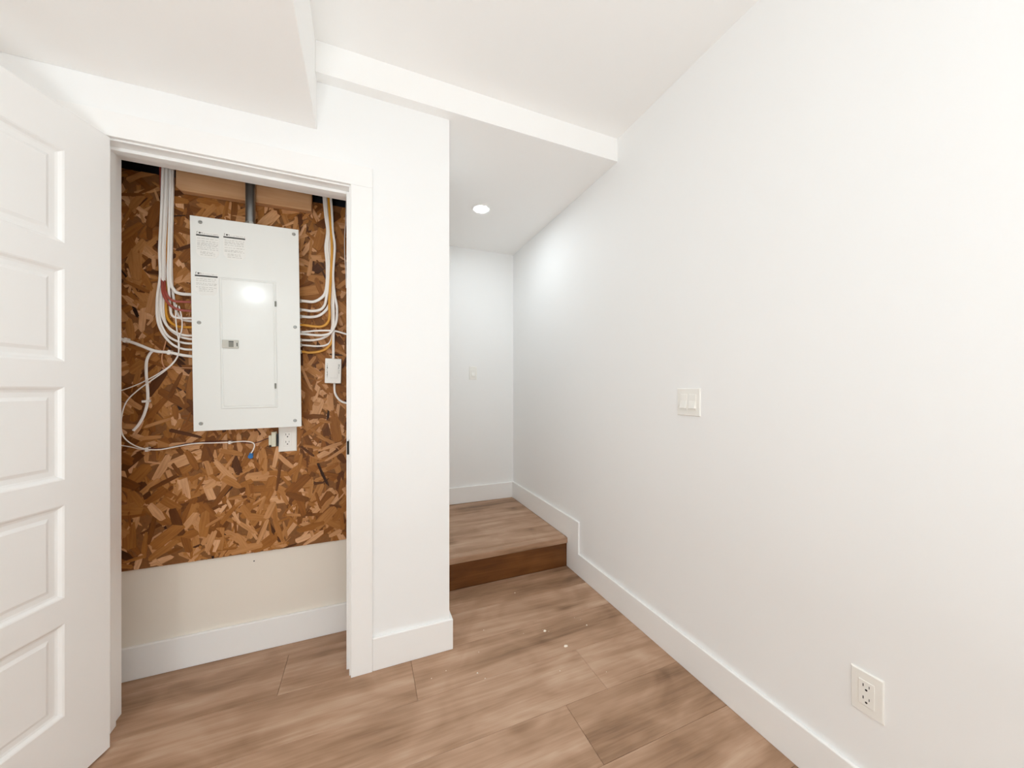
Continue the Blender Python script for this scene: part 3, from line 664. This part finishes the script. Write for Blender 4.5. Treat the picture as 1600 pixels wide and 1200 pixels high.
device('wall_outlet', (XR-.0002, .538, .360), math.radians(-90), 'white double outlet low on the long right wall above its baseboard', 'outlet', 1, 'outlet')
device('wall_outlet', (-.3317, 1.9566, .9665), 0, 'white double outlet on the strand board, tucked under the breaker panel', 'outlet', 1, 'outlet', plate_w=.074)

# ------------------------------------------------------------------ recessed light over the step
rl = empty('recessed_light', (.748, 2.366, ZS), 'lit round recessed ceiling light over the step', 'ceiling light')
obj('trim_ring', MB().ring([(.045, 0), (.062, 0), (.064, -.002), (.060, -.006), (.048, -.005), (.045, -.003)], 40), M['trim'], rl, smooth=True)
obj('lens', MB().cyl((0, 0), .0455, 'z', -.0030, -.0005, 32), M['lens'], rl)

# ------------------------------------------------------------------ bits of plaster on the floor
def crumb_mesh(s, seed, mb=None, at=(0, 0, 0)):
    rg = random.Random(seed); mb = mb or MB(); n = 7
    low = [(at[0]+s*math.cos(2*math.pi*i/n)*rg.uniform(.55, 1.2), at[1]+s*.7*math.sin(2*math.pi*i/n)*rg.uniform(.5, 1.2), at[2]) for i in range(n)]
    up = [(at[0]+(x-at[0])*rg.uniform(.5, .8), at[1]+(y-at[1])*rg.uniform(.5, .8), at[2]+s*rg.uniform(.35, .7)) for x, y, z in low]
    return mb.add(low+up, [tuple(range(n-1, -1, -1)), tuple(range(n, 2*n))]+[(i, (i+1) % n, n+(i+1) % n, n+i) for i in range(n)])
for x, y, s_, lab in ((.8703, 1.4459, .0105, 'larger white plaster crumb on the floor planks, furthest from the step'),
                      (.8288, 1.5777, .0085, 'white plaster crumb on the dark knot of the floor planks'),
                      (.8203, 1.9399, .0042, 'white plaster crumb on the floor just before the riser'),
                      (.4424, 1.4530, .0042, 'white plaster crumb on the floor near the wall end'),
                      (1.0455, 1.5355, .0040, 'white plaster crumb on the floor nearest the right baseboard')):
    tag(obj('plaster_crumb', crumb_mesh(s_, int(x*1e4)), M['crumb'], None, loc=(x, y, 0)), lab, 'crumb', 'plaster crumbs on the floor')
ds = MB(); rg = random.Random(3)
for x, y in ((.7228, 1.6013), (.3226, 1.5163), (.4829, 1.5664), (.2576, 1.4993), (.4637, 1.4142), (1.0412, 1.5859), (1.02, 1.61), (.55, 1.70), (.845, 1.568), (.825, 1.590), (.77, 1.33), (.95, 1.25)):
    crumb_mesh(rg.uniform(.0016, .0028), int(x*1e4), ds, (x, y, 0))
o = obj('plaster_dust', ds, M['crumb'], None); o['kind'] = 'stuff'; o['label'] = 'scattered specks of plaster dust on the floor planks'; o['category'] = 'dust'
